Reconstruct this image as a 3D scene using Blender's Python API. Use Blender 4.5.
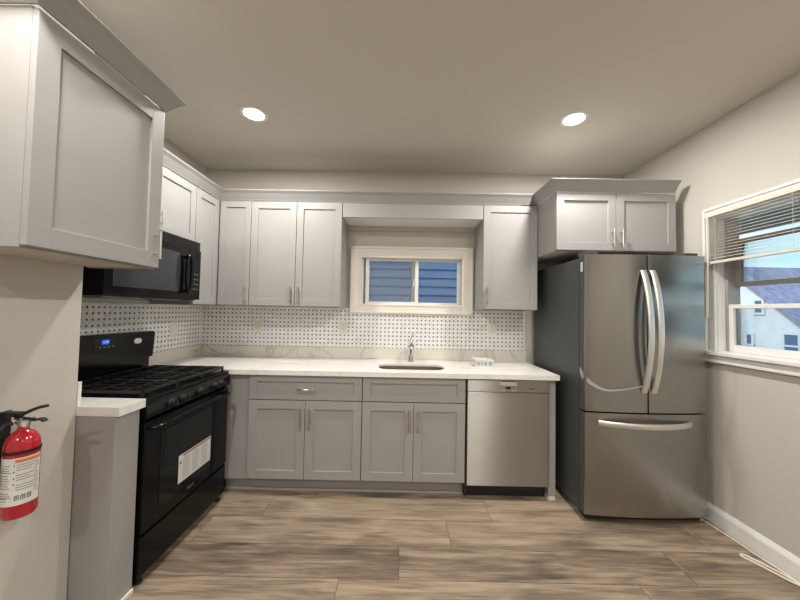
import bpy, bmesh, math, random
from mathutils import Vector, Matrix
PI = math.pi
R = math.radians
random.seed(7)
for o in list(bpy.data.objects):
    bpy.data.objects.remove(o)
S = bpy.context.scene
COL = S.collection

# ------------------------------------------------------------------ camera, world, exposure
XL, XR, YB, HC, CAMH = -1.8875, 2.101, 3.0, 2.688, 1.3678
YR = -2.4                                    # wall behind the camera
WX, WY = -1.435, 1.425                         # near left wall face and its end
cam = bpy.data.cameras.new('camera')
cam.sensor_fit = 'HORIZONTAL'; cam.sensor_width = 36.0
cam.lens = 318.67 / 800 * 36.0
cam.clip_start = 0.02; cam.clip_end = 400
camo = bpy.data.objects.new('camera', cam); COL.objects.link(camo)
camo.location = (0, 0, CAMH)
camo.rotation_mode = 'QUATERNION'
_q = (Matrix.Rotation(0.0042, 4, 'Z') @ Matrix.Rotation(PI/2 + 0.0333, 4, 'X') @ Matrix.Rotation(0.0185, 4, 'Z')).to_quaternion()
camo.rotation_quaternion = _q
S.camera = camo

S.view_settings.view_transform = 'Standard'
S.view_settings.look = 'None'
S.view_settings.gamma = 1.0
S.view_settings.use_curve_mapping = False
S.view_settings.exposure = 0.10

LAMP_W = 22.0
SKY_STRENGTH = 1.55
w = bpy.data.worlds.new('world'); S.world = w; w.use_nodes = True
nt = w.node_tree; nt.nodes.clear()
N = nt.nodes.new; L = nt.links.new
out = N('ShaderNodeOutputWorld'); bg = N('ShaderNodeBackground')
tc = N('ShaderNodeTexCoord'); sep = N('ShaderNodeSeparateXYZ')
L(tc.outputs['Generated'], sep.inputs[0])
ramp = N('ShaderNodeValToRGB')
ramp.color_ramp.elements[0].position = 0.46; ramp.color_ramp.elements[0].color = (.10, .12, .14, 1)
ramp.color_ramp.elements[1].position = 0.75; ramp.color_ramp.elements[1].color = (.22, .48, .80, 1)
e = ramp.color_ramp.elements.new(0.50); e.color = (.60, .76, .83, 1)
e = ramp.color_ramp.elements.new(0.56); e.color = (.42, .66, .79, 1)
mp = N('ShaderNodeMath'); mp.operation = 'MULTIPLY_ADD'; mp.inputs[1].default_value = .5; mp.inputs[2].default_value = .5
L(sep.outputs[2], mp.inputs[0]); L(mp.outputs[0], ramp.inputs[0])
mapn = N('ShaderNodeMapping'); mapn.inputs['Scale'].default_value = (1.5, 1.5, 9)
L(tc.outputs['Generated'], mapn.inputs[0])
cn = N('ShaderNodeTexNoise'); cn.inputs['Scale'].default_value = 2.2; cn.inputs['Detail'].default_value = 5
L(mapn.outputs[0], cn.inputs[0])
cr = N('ShaderNodeValToRGB'); cr.color_ramp.elements[0].position = .5; cr.color_ramp.elements[1].position = .72
L(cn.outputs[0], cr.inputs[0])
mx = N('ShaderNodeMixRGB'); mx.inputs[2].default_value = (.80, .86, .88, 1)
L(cr.outputs[0], mx.inputs[0]); L(ramp.outputs[0], mx.inputs[1])
L(mx.outputs[0], bg.inputs[0]); bg.inputs[1].default_value = SKY_STRENGTH
L(bg.outputs[0], out.inputs[0])

sl = bpy.data.lights.new('sun', 'SUN'); sl.energy = 2.4; sl.angle = R(12); sl.color = (1, .97, .92)
so_ = bpy.data.objects.new('sun', sl); COL.objects.link(so_)
so_.rotation_euler = Vector((1, .28, -.62)).to_track_quat('-Z', 'Y').to_euler()

# ------------------------------------------------------------------ materials
def new_mat(name):
    m = bpy.data.materials.new(name); m.use_nodes = True
    t = m.node_tree; b = t.nodes['Principled BSDF']
    return m, t, b

def pmat(name, col, rough=.5, metal=0, spec=.5, noise=0.0, nscale=60, bump=0.0, bscale=120, coat=0, stretch=None, aniso=0, arot=0):
    m, t, b = new_mat(name)
    b.inputs['Base Color'].default_value = (*col, 1)
    b.inputs['Roughness'].default_value = rough
    b.inputs['Metallic'].default_value = metal
    b.inputs['Specular IOR Level'].default_value = spec
    b.inputs['Coat Weight'].default_value = coat
    tc = t.nodes.new('ShaderNodeTexCoord'); mp = t.nodes.new('ShaderNodeMapping')
    if stretch: mp.inputs['Scale'].default_value = stretch
    t.links.new(tc.outputs['Object'], mp.inputs[0])
    if noise:
        n = t.nodes.new('ShaderNodeTexNoise'); n.inputs['Scale'].default_value = nscale; n.inputs['Detail'].default_value = 4
        t.links.new(mp.outputs[0], n.inputs[0])
        r = t.nodes.new('ShaderNodeMapRange'); r.inputs[1].default_value = .3; r.inputs[2].default_value = .7
        r.inputs[3].default_value = 1 - noise; r.inputs[4].default_value = 1 + noise
        t.links.new(n.outputs[0], r.inputs[0])
        v = t.nodes.new('ShaderNodeVectorMath'); v.operation = 'SCALE'; v.inputs[0].default_value = col
        t.links.new(r.outputs[0], v.inputs['Scale']); t.links.new(v.outputs[0], b.inputs['Base Color'])
    if bump:
        n = t.nodes.new('ShaderNodeTexNoise'); n.inputs['Scale'].default_value = bscale; n.inputs['Detail'].default_value = 3
        t.links.new(mp.outputs[0], n.inputs[0])
        bp = t.nodes.new('ShaderNodeBump'); bp.inputs['Strength'].default_value = bump; bp.inputs['Distance'].default_value = .002
        t.links.new(n.outputs[0], bp.inputs['Height']); t.links.new(bp.outputs[0], b.inputs['Normal'])
    if aniso:
        b.inputs['Anisotropic'].default_value = aniso; b.inputs['Anisotropic Rotation'].default_value = arot
        tg = t.nodes.new('ShaderNodeCombineXYZ'); tg.inputs[2].default_value = 1.0
        t.links.new(tg.outputs[0], b.inputs['Tangent'])
    return m

M = {}
M['wall'] = pmat('warm grey wall paint', (.555, .53, .485), .75, bump=.12, bscale=180, noise=.015, nscale=6)
M['ceiling'] = pmat('ceiling paint', (.63, .60, .535), .85, bump=.1, bscale=120)
M['white'] = pmat('white trim paint', (.80, .80, .79), .35, bump=.05, noise=.02, nscale=20)
M['ivory'] = pmat('ivory trim paint', (.80, .77, .70), .35, bump=.05, noise=.02, nscale=20)
M['vinyl'] = pmat('white vinyl window frame', (.80, .79, .76), .3, noise=.02, nscale=30)
M['cab'] = pmat('grey shaker cabinet paint', (.340, .334, .329), .42, noise=.02, nscale=8, bump=.04, bscale=90)
M['cabin'] = pmat('cabinet underside board', (.55, .50, .43), .6, noise=.05, nscale=30, stretch=(1, 12, 12))
M['nickel'] = pmat('brushed nickel', (.62, .60, .57), .28, 1, noise=.04, nscale=200)
M['chrome'] = pmat('polished chrome', (.72, .76, .82), .08, 1, noise=.02)
M['steel'] = pmat('brushed stainless steel', (.42, .41, .39), .38, 1, noise=.03, nscale=30, stretch=(1, 1, 40), aniso=1.0, arot=0.0)
M['steel_fr'] = pmat('smooth stainless steel', (.345, .34, .32), .25, 1, noise=.03, nscale=6, stretch=(8, 8, 1), aniso=.8, arot=0.0, bump=.03, bscale=6)
M['steel_light'] = pmat('satin steel handle', (.78, .77, .74), .42, 1, noise=.03)
M['fridge_side'] = pmat('dark grey textured fridge side', (.060, .064, .062), .5, noise=.05, nscale=200, bump=.1, bscale=500)
M['black'] = pmat('black glossy enamel', (.004, .004, .0045), .16, spec=.22, noise=.05, nscale=20)
M['black_glass'] = pmat('dark oven glass', (.008, .0085, .0095), .06, spec=.3, noise=.05)
M['iron'] = pmat('cast iron grate', (.012, .012, .012), .42, bump=.3, bscale=300, noise=.1)
M['black_matte'] = pmat('matt black plastic', (.012, .012, .012), .5, noise=.05)
M['sink'] = pmat('sink steel', (.42, .33, .28), .38, 1, noise=.05, nscale=60)
M['plastic_w'] = pmat('white plastic plate', (.68, .66, .60), .35, noise=.02)
M['slot'] = pmat('outlet slots', (.05, .05, .05), .5, noise=.05)
M['red'] = pmat('red enamel', (.48, .008, .022), .16, spec=.5, coat=.6, noise=.03, nscale=10)
M['paper'] = pmat('white label paper', (.70, .70, .68), .5, noise=.03)
M['ink'] = pmat('grey printed ink', (.20, .20, .20), .6, noise=.03)
M['ink_dark'] = pmat('dark printed ink', (.02, .02, .025), .6, noise=.03)
M['orange'] = pmat('orange print', (.62, .22, .05), .6, noise=.03)
M['brownred'] = pmat('brown red print', (.33, .12, .07), .6, noise=.03)
M['cable'] = pmat('cream cable sheath', (.74, .68, .57), .5, noise=.04)
M['blind'] = pmat('cream blind slats', (.70, .66, .58), .45, noise=.02)
M['siding_w'] = pmat('white house siding', (.80, .82, .84), .7, noise=.06, nscale=3)
M['siding_b'] = pmat('blue vinyl siding', (.25, .33, .49), .6, noise=.08, nscale=3)
M['shingle'] = pmat('grey roof shingles', (.30, .285, .36), .9, noise=.25, nscale=6)
M['foliage'] = pmat('distant grey green foliage', (.16, .17, .15), .9, noise=.3, nscale=4)
M['tan'] = pmat('tan soffit boards', (.60, .52, .44), .7, noise=.06, nscale=20)
M['stormrail'] = pmat('grey storm sash metal', (.34, .33, .31), .5, noise=.05)
M['lawn'] = pmat('ground outside', (.10, .11, .08), .95, noise=.2, nscale=2)
M['gasket'] = pmat('dark rubber gasket', (.02, .02, .02), .6, noise=.05)

def emis(name, col, s):
    m, t, b = new_mat(name)
    b.inputs['Base Color'].default_value = (*col, 1)
    b.inputs['Emission Color'].default_value = (*col, 1); b.inputs['Emission Strength'].default_value = s
    return m
M['lens'] = emis('lamp lens', (1, .95, .87), 14)
M['clock'] = emis('blue clock digits', (.10, .32, 1.0), 2.2)
M['clock_bg'] = emis('blue clock display', (.01, .05, .35), .6)

def glass_mat(name, tint=(1, 1, 1), refl=.06, rough=.01):
    m = bpy.data.materials.new(name); m.use_nodes = True; t = m.node_tree; t.nodes.clear()
    o = t.nodes.new('ShaderNodeOutputMaterial'); mix = t.nodes.new('ShaderNodeMixShader')
    tr = t.nodes.new('ShaderNodeBsdfTransparent'); tr.inputs[0].default_value = (*tint, 1)
    gl = t.nodes.new('ShaderNodeBsdfGlossy'); gl.inputs['Roughness'].default_value = rough
    lw = t.nodes.new('ShaderNodeFresnel'); lw.inputs[0].default_value = 1.45
    t.links.new(lw.outputs[0], mix.inputs[0]); t.links.new(tr.outputs[0], mix.inputs[1]); t.links.new(gl.outputs[0], mix.inputs[2])
    t.links.new(mix.outputs[0], o.inputs[0])
    return m
M['glass'] = glass_mat('window glass', (.96, .98, .98))

def screen_mat(name, fac):
    m = bpy.data.materials.new(name); m.use_nodes = True; t = m.node_tree; t.nodes.clear()
    o = t.nodes.new('ShaderNodeOutputMaterial'); mix = t.nodes.new('ShaderNodeMixShader')
    tr = t.nodes.new('ShaderNodeBsdfTransparent'); d = t.nodes.new('ShaderNodeBsdfDiffuse')
    d.inputs[0].default_value = (.62, .64, .68, 1); mix.inputs[0].default_value = fac
    t.links.new(tr.outputs[0], mix.inputs[1]); t.links.new(d.outputs[0], mix.inputs[2]); t.links.new(mix.outputs[0], o.inputs[0])
    return m
M['screen'] = screen_mat('insect screen mesh', .26)
M['film'] = screen_mat('clear protective film', .42)

def math_node(t, op, a, b=None, c=None):
    n = t.nodes.new('ShaderNodeMath'); n.operation = op
    for i, v in enumerate((a, b, c)):
        if v is None: continue
        if isinstance(v, (int, float)): n.inputs[i].default_value = v
        else: t.links.new(v, n.inputs[i])
    return n.outputs[0]

def tile_mat(name, axis, origin):
    """basket weave: white bricks alternately lying and standing, black square dots at the corners"""
    m, t, b = new_mat(name)
    p, d, g = .0378, .0132, .0007
    geo = t.nodes.new('ShaderNodeNewGeometry'); s = t.nodes.new('ShaderNodeSeparateXYZ')
    t.links.new(geo.outputs['Position'], s.inputs[0])
    F = lambda op, a, b_=None, c=None: math_node(t, op, a, b_, c)
    u = F('DIVIDE', F('SUBTRACT', s.outputs[axis], origin), p)
    v = F('DIVIDE', F('SUBTRACT', s.outputs[2], 1.014), p)
    iu, iv = F('FLOOR', u), F('FLOOR', v)
    fu = F('ABSOLUTE', F('SUBTRACT', F('SUBTRACT', u, iu), .5))
    fv = F('ABSOLUTE', F('SUBTRACT', F('SUBTRACT', v, iv), .5))
    par = F('MODULO', F('ADD', F('ADD', iu, iv), 200), 2)          # 0 lying, 1 standing
    half = .5 - d / p / 2
    gg = g / p
    # dot squares around the cell corners
    dot = F('MULTIPLY', F('GREATER_THAN', fu, half + gg), F('GREATER_THAN', fv, half + gg))
    edge_u = F('MULTIPLY', F('GREATER_THAN', fu, half - gg), F('LESS_THAN', fu, half + gg))
    edge_v = F('MULTIPLY', F('GREATER_THAN', fv, half - gg), F('LESS_THAN', fv, half + gg))
    # grout: lying cell has long horizontal edges (fv), standing cell vertical ones; plus dot borders
    long_e = F('ADD', F('MULTIPLY', F('SUBTRACT', 1, par), edge_v), F('MULTIPLY', par, edge_u))
    cor = F('MULTIPLY', F('GREATER_THAN', fu, half - gg), F('GREATER_THAN', fv, half - gg))
    grout = F('MINIMUM', F('ADD', long_e, F('SUBTRACT', cor, dot)), 1)
    mk = t.nodes.new('ShaderNodeTexNoise'); mk.inputs['Scale'].default_value = 35; mk.inputs['Detail'].default_value = 5
    t.links.new(geo.outputs['Position'], mk.inputs[0])
    mr = t.nodes.new('ShaderNodeValToRGB')
    mr.color_ramp.elements[0].position = .35; mr.color_ramp.elements[0].color = (.72, .72, .72, 1)
    mr.color_ramp.elements[1].position = .6; mr.color_ramp.elements[1].color = (.84, .84, .83, 1)
    t.links.new(mk.outputs[0], mr.inputs[0])
    m1 = t.nodes.new('ShaderNodeMixRGB'); m1.inputs[2].default_value = (.66, .655, .64, 1)
    t.links.new(grout, m1.inputs[0]); t.links.new(mr.outputs[0], m1.inputs[1])
    m2 = t.nodes.new('ShaderNodeMixRGB'); m2.inputs[2].default_value = (.016, .016, .02, 1)
    t.links.new(dot, m2.inputs[0]); t.links.new(m1.outputs[0], m2.inputs[1])
    t.links.new(m2.outputs[0], b.inputs['Base Color'])
    b.inputs['Roughness'].default_value = .22
    bp = t.nodes.new('ShaderNodeBump'); bp.inputs['Strength'].default_value = .35; bp.inputs['Distance'].default_value = .001; bp.invert = True
    t.links.new(grout, bp.inputs['Height']); t.links.new(bp.outputs[0], b.inputs['Normal'])
    return m
M['tile_back'] = tile_mat('basket weave tile back', 0, XL)
M['tile_side'] = tile_mat('basket weave tile side', 1, YB)

def marble_mat(name, base=(.76, .75, .71), vein=(.42, .38, .33), amt=.75):
    m, t, b = new_mat(name)
    tc = t.nodes.new('ShaderNodeNewGeometry')
    mp = t.nodes.new('ShaderNodeMapping'); mp.inputs['Rotation'].default_value = (0, R(35), R(25))
    mp.inputs['Scale'].default_value = (1, .6, 1)
    t.links.new(tc.outputs['Position'], mp.inputs[0])
    n1 = t.nodes.new('ShaderNodeTexNoise'); n1.inputs['Scale'].default_value = 2.1; n1.inputs['Detail'].default_value = 6; n1.inputs['Distortion'].default_value = .9
    t.links.new(mp.outputs[0], n1.inputs[0])
    a = math_node(t, 'ABSOLUTE', math_node(t, 'SUBTRACT', n1.outputs[0], .5))
    r = t.nodes.new('ShaderNodeValToRGB'); r.color_ramp.elements[0].color = (1, 1, 1, 1); r.color_ramp.elements[0].position = 0
    r.color_ramp.elements[1].position = .022; r.color_ramp.elements[1].color = (0, 0, 0, 1)
    t.links.new(a, r.inputs[0])
    n2 = t.nodes.new('ShaderNodeTexNoise'); n2.inputs['Scale'].default_value = 3.2; n2.inputs['Detail'].default_value = 2
    t.links.new(tc.outputs['Position'], n2.inputs[0])
    k = math_node(t, 'MULTIPLY', r.outputs[0], math_node(t, 'MULTIPLY', n2.outputs[0], amt))
    mx = t.nodes.new('ShaderNodeMixRGB'); mx.inputs[1].default_value = (*base, 1); mx.inputs[2].default_value = (*vein, 1)
    t.links.new(k, mx.inputs[0]); t.links.new(mx.outputs[0], b.inputs['Base Color'])
    b.inputs['Roughness'].default_value = .18
    return m
M['marble'] = marble_mat('white veined quartz', (.82, .81, .79), (.50, .48, .45), .40)
M['splash'] = marble_mat('cream veined quartz', (.68, .65, .58), (.36, .31, .25), .95)

def floor_mat():
    m, t, b = new_mat('wood plank floor')
    geo = t.nodes.new('ShaderNodeNewGeometry'); s = t.nodes.new('ShaderNodeSeparateXYZ')
    t.links.new(geo.outputs['Position'], s.inputs[0])
    F = lambda op, a, b_=None, c=None: math_node(t, op, a, b_, c)
    PW, PL = .235, 1.52
    v = F('DIVIDE', F('SUBTRACT', s.outputs[1], FLOOR_Y0), PW); iv = F('FLOOR', v); fv = F('SUBTRACT', v, iv)
    off = F('FRACT', F('ADD', F('MULTIPLY', iv, -.2), 4.592))
    u = F('ADD', F('DIVIDE', s.outputs[0], PL), off); iu = F('FLOOR', u); fu = F('SUBTRACT', u, iu)
    cid = t.nodes.new('ShaderNodeCombineXYZ'); t.links.new(iu, cid.inputs[0]); t.links.new(iv, cid.inputs[1])
    wn = t.nodes.new('ShaderNodeTexWhiteNoise'); wn.noise_dimensions = '2D'; t.links.new(cid.outputs[0], wn.inputs['Vector'])
    # grain coordinates, shifted per plank
    gx = F('ADD', s.outputs[0], F('MULTIPLY', wn.outputs['Value'], 37.0))
    gy = F('ADD', s.outputs[1], F('MULTIPLY', iv, 3.7))
    def grain(kx, ky, det, dist):
        c = t.nodes.new('ShaderNodeCombineXYZ'); t.links.new(F('MULTIPLY', gx, kx), c.inputs[0]); t.links.new(F('MULTIPLY', gy, ky), c.inputs[1])
        n = t.nodes.new('ShaderNodeTexNoise'); n.inputs['Scale'].default_value = 1.0; n.inputs['Detail'].default_value = det; n.inputs['Distortion'].default_value = dist
        t.links.new(c.outputs[0], n.inputs[0]); return n.outputs[0]
    g1, g2, g3 = grain(1.8, 8, 5, .9), grain(3.0, 38, 5, .5), grain(6, 150, 4, .2)
    fine = g3
    val = F('ADD', F('MULTIPLY', F('SUBTRACT', g1, .5), 1.25), .52)
    val = F('ADD', val, F('MULTIPLY', F('SUBTRACT', g2, .5), .85))
    val = F('ADD', val, F('MULTIPLY', F('SUBTRACT', g3, .5), .7))
    val = F('ADD', val, F('MULTIPLY', F('SUBTRACT', wn.outputs['Value'], .5), .34))
    r = t.nodes.new('ShaderNodeValToRGB'); E_ = r.color_ramp.elements
    E_[0].position = .0; E_[0].color = (.070, .054, .042, 1)
    E_[1].position = 1.0; E_[1].color = (.43, .345, .248, 1)
    q = E_.new(.35); q.color = (.175, .133, .098, 1)
    q = E_.new(.62); q.color = (.295, .230, .165, 1)
    t.links.new(val, r.inputs[0])
    # seams
    sv = F('LESS_THAN', F('MINIMUM', fv, F('SUBTRACT', 1, fv)), .006)
    su = F('LESS_THAN', F('MINIMUM', fu, F('SUBTRACT', 1, fu)), .0013)
    seam = F('MAXIMUM', sv, su)
    mx = t.nodes.new('ShaderNodeMixRGB'); mx.inputs[2].default_value = (.07, .05, .035, 1)
    t.links.new(F('MULTIPLY', seam, .75), mx.inputs[0]); t.links.new(r.outputs[0], mx.inputs[1]); t.links.new(mx.outputs[0], b.inputs['Base Color'])
    b.inputs['Roughness'].default_value = .42; b.inputs['Specular IOR Level'].default_value = .35
    bp = t.nodes.new('ShaderNodeBump'); bp.inputs['Strength'].default_value = .15; bp.inputs['Distance'].default_value = .001
    t.links.new(fine, bp.inputs['Height']); t.links.new(bp.outputs[0], b.inputs['Normal'])
    return m
FLOOR_Y0 = 2.135
M['floor'] = floor_mat()

# ------------------------------------------------------------------ helpers
def tag(o, label=None, cat=None, group=None, kind=None):
    if label: o['label'] = label
    if cat: o['category'] = cat
    if group: o['group'] = group
    if kind: o['kind'] = kind
    return o
def thing(name, loc, label, cat, group=None):
    o = bpy.data.objects.new(name, None); o.empty_display_size = .05; COL.objects.link(o); o.location = loc
    return tag(o, label, cat, group)
def wloc(o):
    v = Vector(o.location)
    while o.parent: o = o.parent; v += Vector(o.location)
    return v
def obj(name, bm, mat, parent=None, smooth=False, base=None):
    """link a bmesh (world coordinates) as one object whose origin is its own bottom centre"""
    me = bpy.data.meshes.new(name)
    bmesh.ops.recalc_face_normals(bm, faces=bm.faces)
    xs = [v.co for v in bm.verts]
    lo = Vector([min(c[i] for c in xs) for i in range(3)]); hi = Vector([max(c[i] for c in xs) for i in range(3)])
    org = Vector(base) if base else Vector(((lo.x+hi.x)/2, (lo.y+hi.y)/2, lo.z))
    bmesh.ops.translate(bm, verts=bm.verts, vec=-org)
    bm.to_mesh(me); bm.free()
    mats = mat if isinstance(mat, (list, tuple)) else [mat]
    for m_ in mats: me.materials.append(M[m_] if isinstance(m_, str) else m_)
    if smooth:
        for p in me.polygons: p.use_smooth = True
        try: me.set_sharp_from_angle(angle=R(40))
        except Exception: pass
    o = bpy.data.objects.new(name, me); COL.objects.link(o)
    if parent is not None:
        o.parent = parent; o.location = org - wloc(parent)
    else: o.location = org
    return o
def struct(name, bm, mat, parent=None, smooth=False):
    o = obj(name, bm, mat, parent, smooth)
    if parent is None: o['kind'] = 'structure'
    return o
def BM(): return bmesh.new()
def box(bm, x0, x1, y0, y1, z0, z1, bev=0.0, mi=0, seg=2):
    x0, x1 = sorted((x0, x1)); y0, y1 = sorted((y0, y1)); z0, z1 = sorted((z0, z1))
    r = bmesh.ops.create_cube(bm, size=1.0)
    vs = r['verts']
    for v in vs:
        v.co = Vector((x0 + (v.co.x+.5)*(x1-x0), y0 + (v.co.y+.5)*(y1-y0), z0 + (v.co.z+.5)*(z1-z0)))
    fs = list({f for v in vs for f in v.link_faces})
    for f in fs: f.material_index = mi
    if bev > 0:
        bev = min(bev, (x1-x0)*.45, (y1-y0)*.45, (z1-z0)*.45)
        es = list({e for v in vs for e in v.link_edges})
        r2 = bmesh.ops.bevel(bm, geom=es, offset=bev, segments=seg, affect='EDGES', profile=.6)
        for f in r2['faces']: f.material_index = mi
    return bm
def tube(bm, pts, r, seg=12, caps=True, closed=False, sx=1.0, up=None):
    """round (or flattened by sx across) tube along points; r a number or list"""
    pts = [Vector(p) for p in pts]; n = len(pts)
    rs = r if isinstance(r, (list, tuple)) else [r]*n
    rings = []; prev = None
    for i, p in enumerate(pts):
        if closed: d = pts[(i+1) % n] - pts[i-1]
        else: d = pts[min(i+1, n-1)] - pts[max(i-1, 0)]
        d.normalize()
        if up is not None: a = Vector(up).cross(d)
        elif prev is None:
            a = d.cross(Vector((0, 0, 1)))
            if a.length < .05: a = d.cross(Vector((1, 0, 0)))
        else: a = prev - d*prev.dot(d)
        a.normalize(); b = d.cross(a); prev = a
        rings.append([bm.verts.new(p + (a*math.cos(t)*sx + b*math.sin(t))*rs[i]) for t in [2*PI*k/seg for k in range(seg)]])
    for i in range(n if closed else n-1):
        A, B = rings[i], rings[(i+1) % n]
        for k in range(seg): bm.faces.new((A[k], A[(k+1) % seg], B[(k+1) % seg], B[k]))
    if caps and not closed: bm.faces.new(rings[0][::-1]); bm.faces.new(rings[-1])
    return bm
def lathe(bm, prof, c, axis='Z', seg=32):
    """prof: list (radius, height along axis)"""
    c = Vector(c); rings = []
    for r, h in prof:
        ring = []
        for k in range(seg):
            t = 2*PI*k/seg; a, b = r*math.cos(t), r*math.sin(t)
            v = {'Z': (a, b, h), 'X': (h, a, b), 'Y': (a, h, b)}[axis]
            ring.append(bm.verts.new(c + Vector(v)))
        rings.append(ring)
    for A, B in zip(rings, rings[1:]):
        for k in range(seg): bm.faces.new((A[k], A[(k+1) % seg], B[(k+1) % seg], B[k]))
    bm.faces.new(rings[0][::-1]); bm.faces.new(rings[-1])
    return bm
def prism(bm, poly, a0, a1, axis='Z'):
    """polygon extruded along an axis. axis Z: poly (x,y); Y: (x,z); X: (y,z)"""
    def P(p, a): return {'Z': (p[0], p[1], a), 'Y': (p[0], a, p[1]), 'X': (a, p[0], p[1])}[axis]
    A = [bm.verts.new(P(p, a0)) for p in poly]; B = [bm.verts.new(P(p, a1)) for p in poly]
    n = len(poly)
    for i in range(n): bm.faces.new((A[i], A[(i+1) % n], B[(i+1) % n], B[i]))
    bm.faces.new(A[::-1]); bm.faces.new(B)
    return bm
def sweep(bm, path, prof):
    """miter-swept moulding; path (x,y) list, room side on the right-hand normal; prof (out,z)"""
    n = len(path); P = [Vector((p[0], p[1])) for p in path]; rings = []
    for i in range(n):
        def nrm(a, b): d = (b-a).normalized(); return Vector((d.y, -d.x))
        if i == 0: m = nrm(P[0], P[1])
        elif i == n-1: m = nrm(P[-2], P[-1])
        else:
            n1, n2 = nrm(P[i-1], P[i]), nrm(P[i], P[i+1]); m = (n1+n2); m = m / max(.2, m.dot(n1))
        rings.append([bm.verts.new((P[i].x + m.x*o, P[i].y + m.y*o, z)) for o, z in prof])
    k = len(prof)
    for A, B in zip(rings, rings[1:]):
        for j in range(k): bm.faces.new((A[j], A[(j+1) % k], B[(j+1) % k], B[j]))
    bm.faces.new(rings[0][::-1]); bm.faces.new(rings[-1])
    return bm
def rrect(cx, cy, hx, hy, r, n=6):
    out = []
    for (sx, sy, a0) in ((1, 1, 0), (-1, 1, 90), (-1, -1, 180), (1, -1, 270)):
        for k in range(n+1):
            a = R(a0 + 90*k/n); out.append((cx + sx*(hx-r) + r*math.cos(a), cy + sy*(hy-r) + r*math.sin(a)))
    return out
# a face frame: u along the face, w out of it, v up.  'S' faces the camera (-y), 'E' faces +x
class Face:
    def __init__(s, kind, plane): s.k, s.p = kind, plane
    def box(s, bm, u0, u1, w0, w1, v0, v1, bev=0, mi=0):
        if s.k == 'S': return box(bm, u0, u1, s.p-w1, s.p-w0, v0, v1, bev, mi)
        return box(bm, s.p+w0, s.p+w1, u0, u1, v0, v1, bev, mi)
    def pt(s, u, w_, v):
        return (u, s.p-w_, v) if s.k == 'S' else (s.p+w_, u, v)

def shaker(F, u0, u1, v0, v1, rail=.057, t=.02, top=None):
    """frame and recessed panel door, back of door at w=0"""
    bm = BM(); top = top or rail
    F.box(bm, u0, u0+rail, 0, t, v0, v1, .0018); F.box(bm, u1-rail, u1, 0, t, v0, v1, .0018)
    F.box(bm, u0+rail-.0004, u1-rail+.0004, 0, t-.0003, v0, v0+top, .0015); F.box(bm, u0+rail-.0004, u1-rail+.0004, 0, t-.0003, v1-top, v1, .0015)
    F.box(bm, u0+rail-.005, u1-rail+.005, .002, t-.010, v0+top-.005, v1-top+.005)
    return bm
def bar_handle(F, u0, v0, u1, v1, w0=.02, r=.0055, stand=.028):
    bm = BM()
    a, b = Vector((u0, v0)), Vector((u1, v1)); d = (b-a).normalized()
    tube(bm, [F.pt(a.x, w0+stand, a.y), F.pt(b.x, w0+stand, b.y)], r, 10)
    for p in (a + d*.022, b - d*.022):
        tube(bm, [F.pt(p.x, w0-.001, p.y), F.pt(p.x, w0+stand, p.y)], r*.85, 8)
    return bm
def carcass(F, u0, u1, v0, v1, depth, t=.016, mats=('cab', 'cabin'), front=True, top=True):
    """open-backed cabinet shell with face frame; the box runs from w=0 back to w=-depth"""
    bm = BM()
    F.box(bm, u0, u0+t, -depth, 0, v0, v1, .001); F.box(bm, u1-t, u1, -depth, 0, v0, v1, .001)
    F.box(bm, u0+t, u1-t, -depth, -.001, v0+.004, v0+t+.004, 0, 1)
    if top: F.box(bm, u0+t, u1-t, -depth, -.001, v1-t, v1-.001)
    F.box(bm, u0+t, u1-t, -depth, -depth+.006, v0+t, v1-t, 0, 1)
    if front:
        f = .036
        F.box(bm, u0+t, u0+f, -.018, 0, v0, v1); F.box(bm, u1-f, u1-t, -.018, 0, v0, v1)
        F.box(bm, u0+f, u1-f, -.018, 0, v0, v0+f*.9); F.box(bm, u0+f, u1-f, -.018, 0, v1-f, v1)
    return bm
def text_mesh(name, s, size, mat, mtx, parent, depth=.0006):
    c = bpy.data.curves.new(name, 'FONT'); c.body = s; c.size = size; c.extrude = depth; c.align_x = 'CENTER'; c.align_y = 'CENTER'
    o = bpy.data.objects.new(name, c); COL.objects.link(o)
    me = bpy.data.meshes.new_from_object(o); bpy.data.objects.remove(o)
    bm = BM(); bm.from_mesh(me); bm.transform(mtx)
    return obj(name, bm, mat, parent)

# ------------------------------------------------------------------ the room shell
TW = .14
struct('floor', box(BM(), XL-TW, XR+TW, YR-TW, YB+TW, -.12, 0), 'floor')
struct('ceiling', box(BM(), XL-TW, XR+TW, YR-TW, YB+TW, HC, HC+.12), 'ceiling')
def wall_hole(axis, p0, p1, a0, a1, h, hole=None):
    """wall slab between p0..p1 across, a0..a1 along, with one rectangular hole (a,a,z,z)"""
    bm = BM()
    def b(aa, ab, z0, z1):
        if axis == 'Y': box(bm, aa, ab, p0, p1, z0, z1)
        else: box(bm, p0, p1, aa, ab, z0, z1)
    if hole:
        h0, h1, k0, k1 = hole
        b(a0, h0, 0, h); b(h1, a1, 0, h); b(h0, h1, 0, k0); b(h0, h1, k1, h)
    else: b(a0, a1, 0, h)
    bmesh.ops.remove_doubles(bm, verts=bm.verts, dist=1e-5)
    return bm
W1 = (-.395, .605, 1.405, 1.885)              # back window opening  x x z z
W2 = (1.22, 2.135, 1.125, 2.035)              # right window opening y y z z
struct('wall_back', wall_hole('Y', YB, YB+TW, XL-TW, XR+TW, HC, W1), 'wall')
struct('wall_right', wall_hole('X', XR, XR+TW, YR, YB, HC, W2), 'wall')
struct('wall_left', wall_hole('X', XL-TW, XL, WY, YB, HC), 'wall')
struct('wall_near_left', box(BM(), XL-TW, WX, YR, WY, 0, HC), 'wall')
struct('wall_rear', wall_hole('Y', YR-TW, YR, XL-TW, XR+TW, HC), 'wall')
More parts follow.
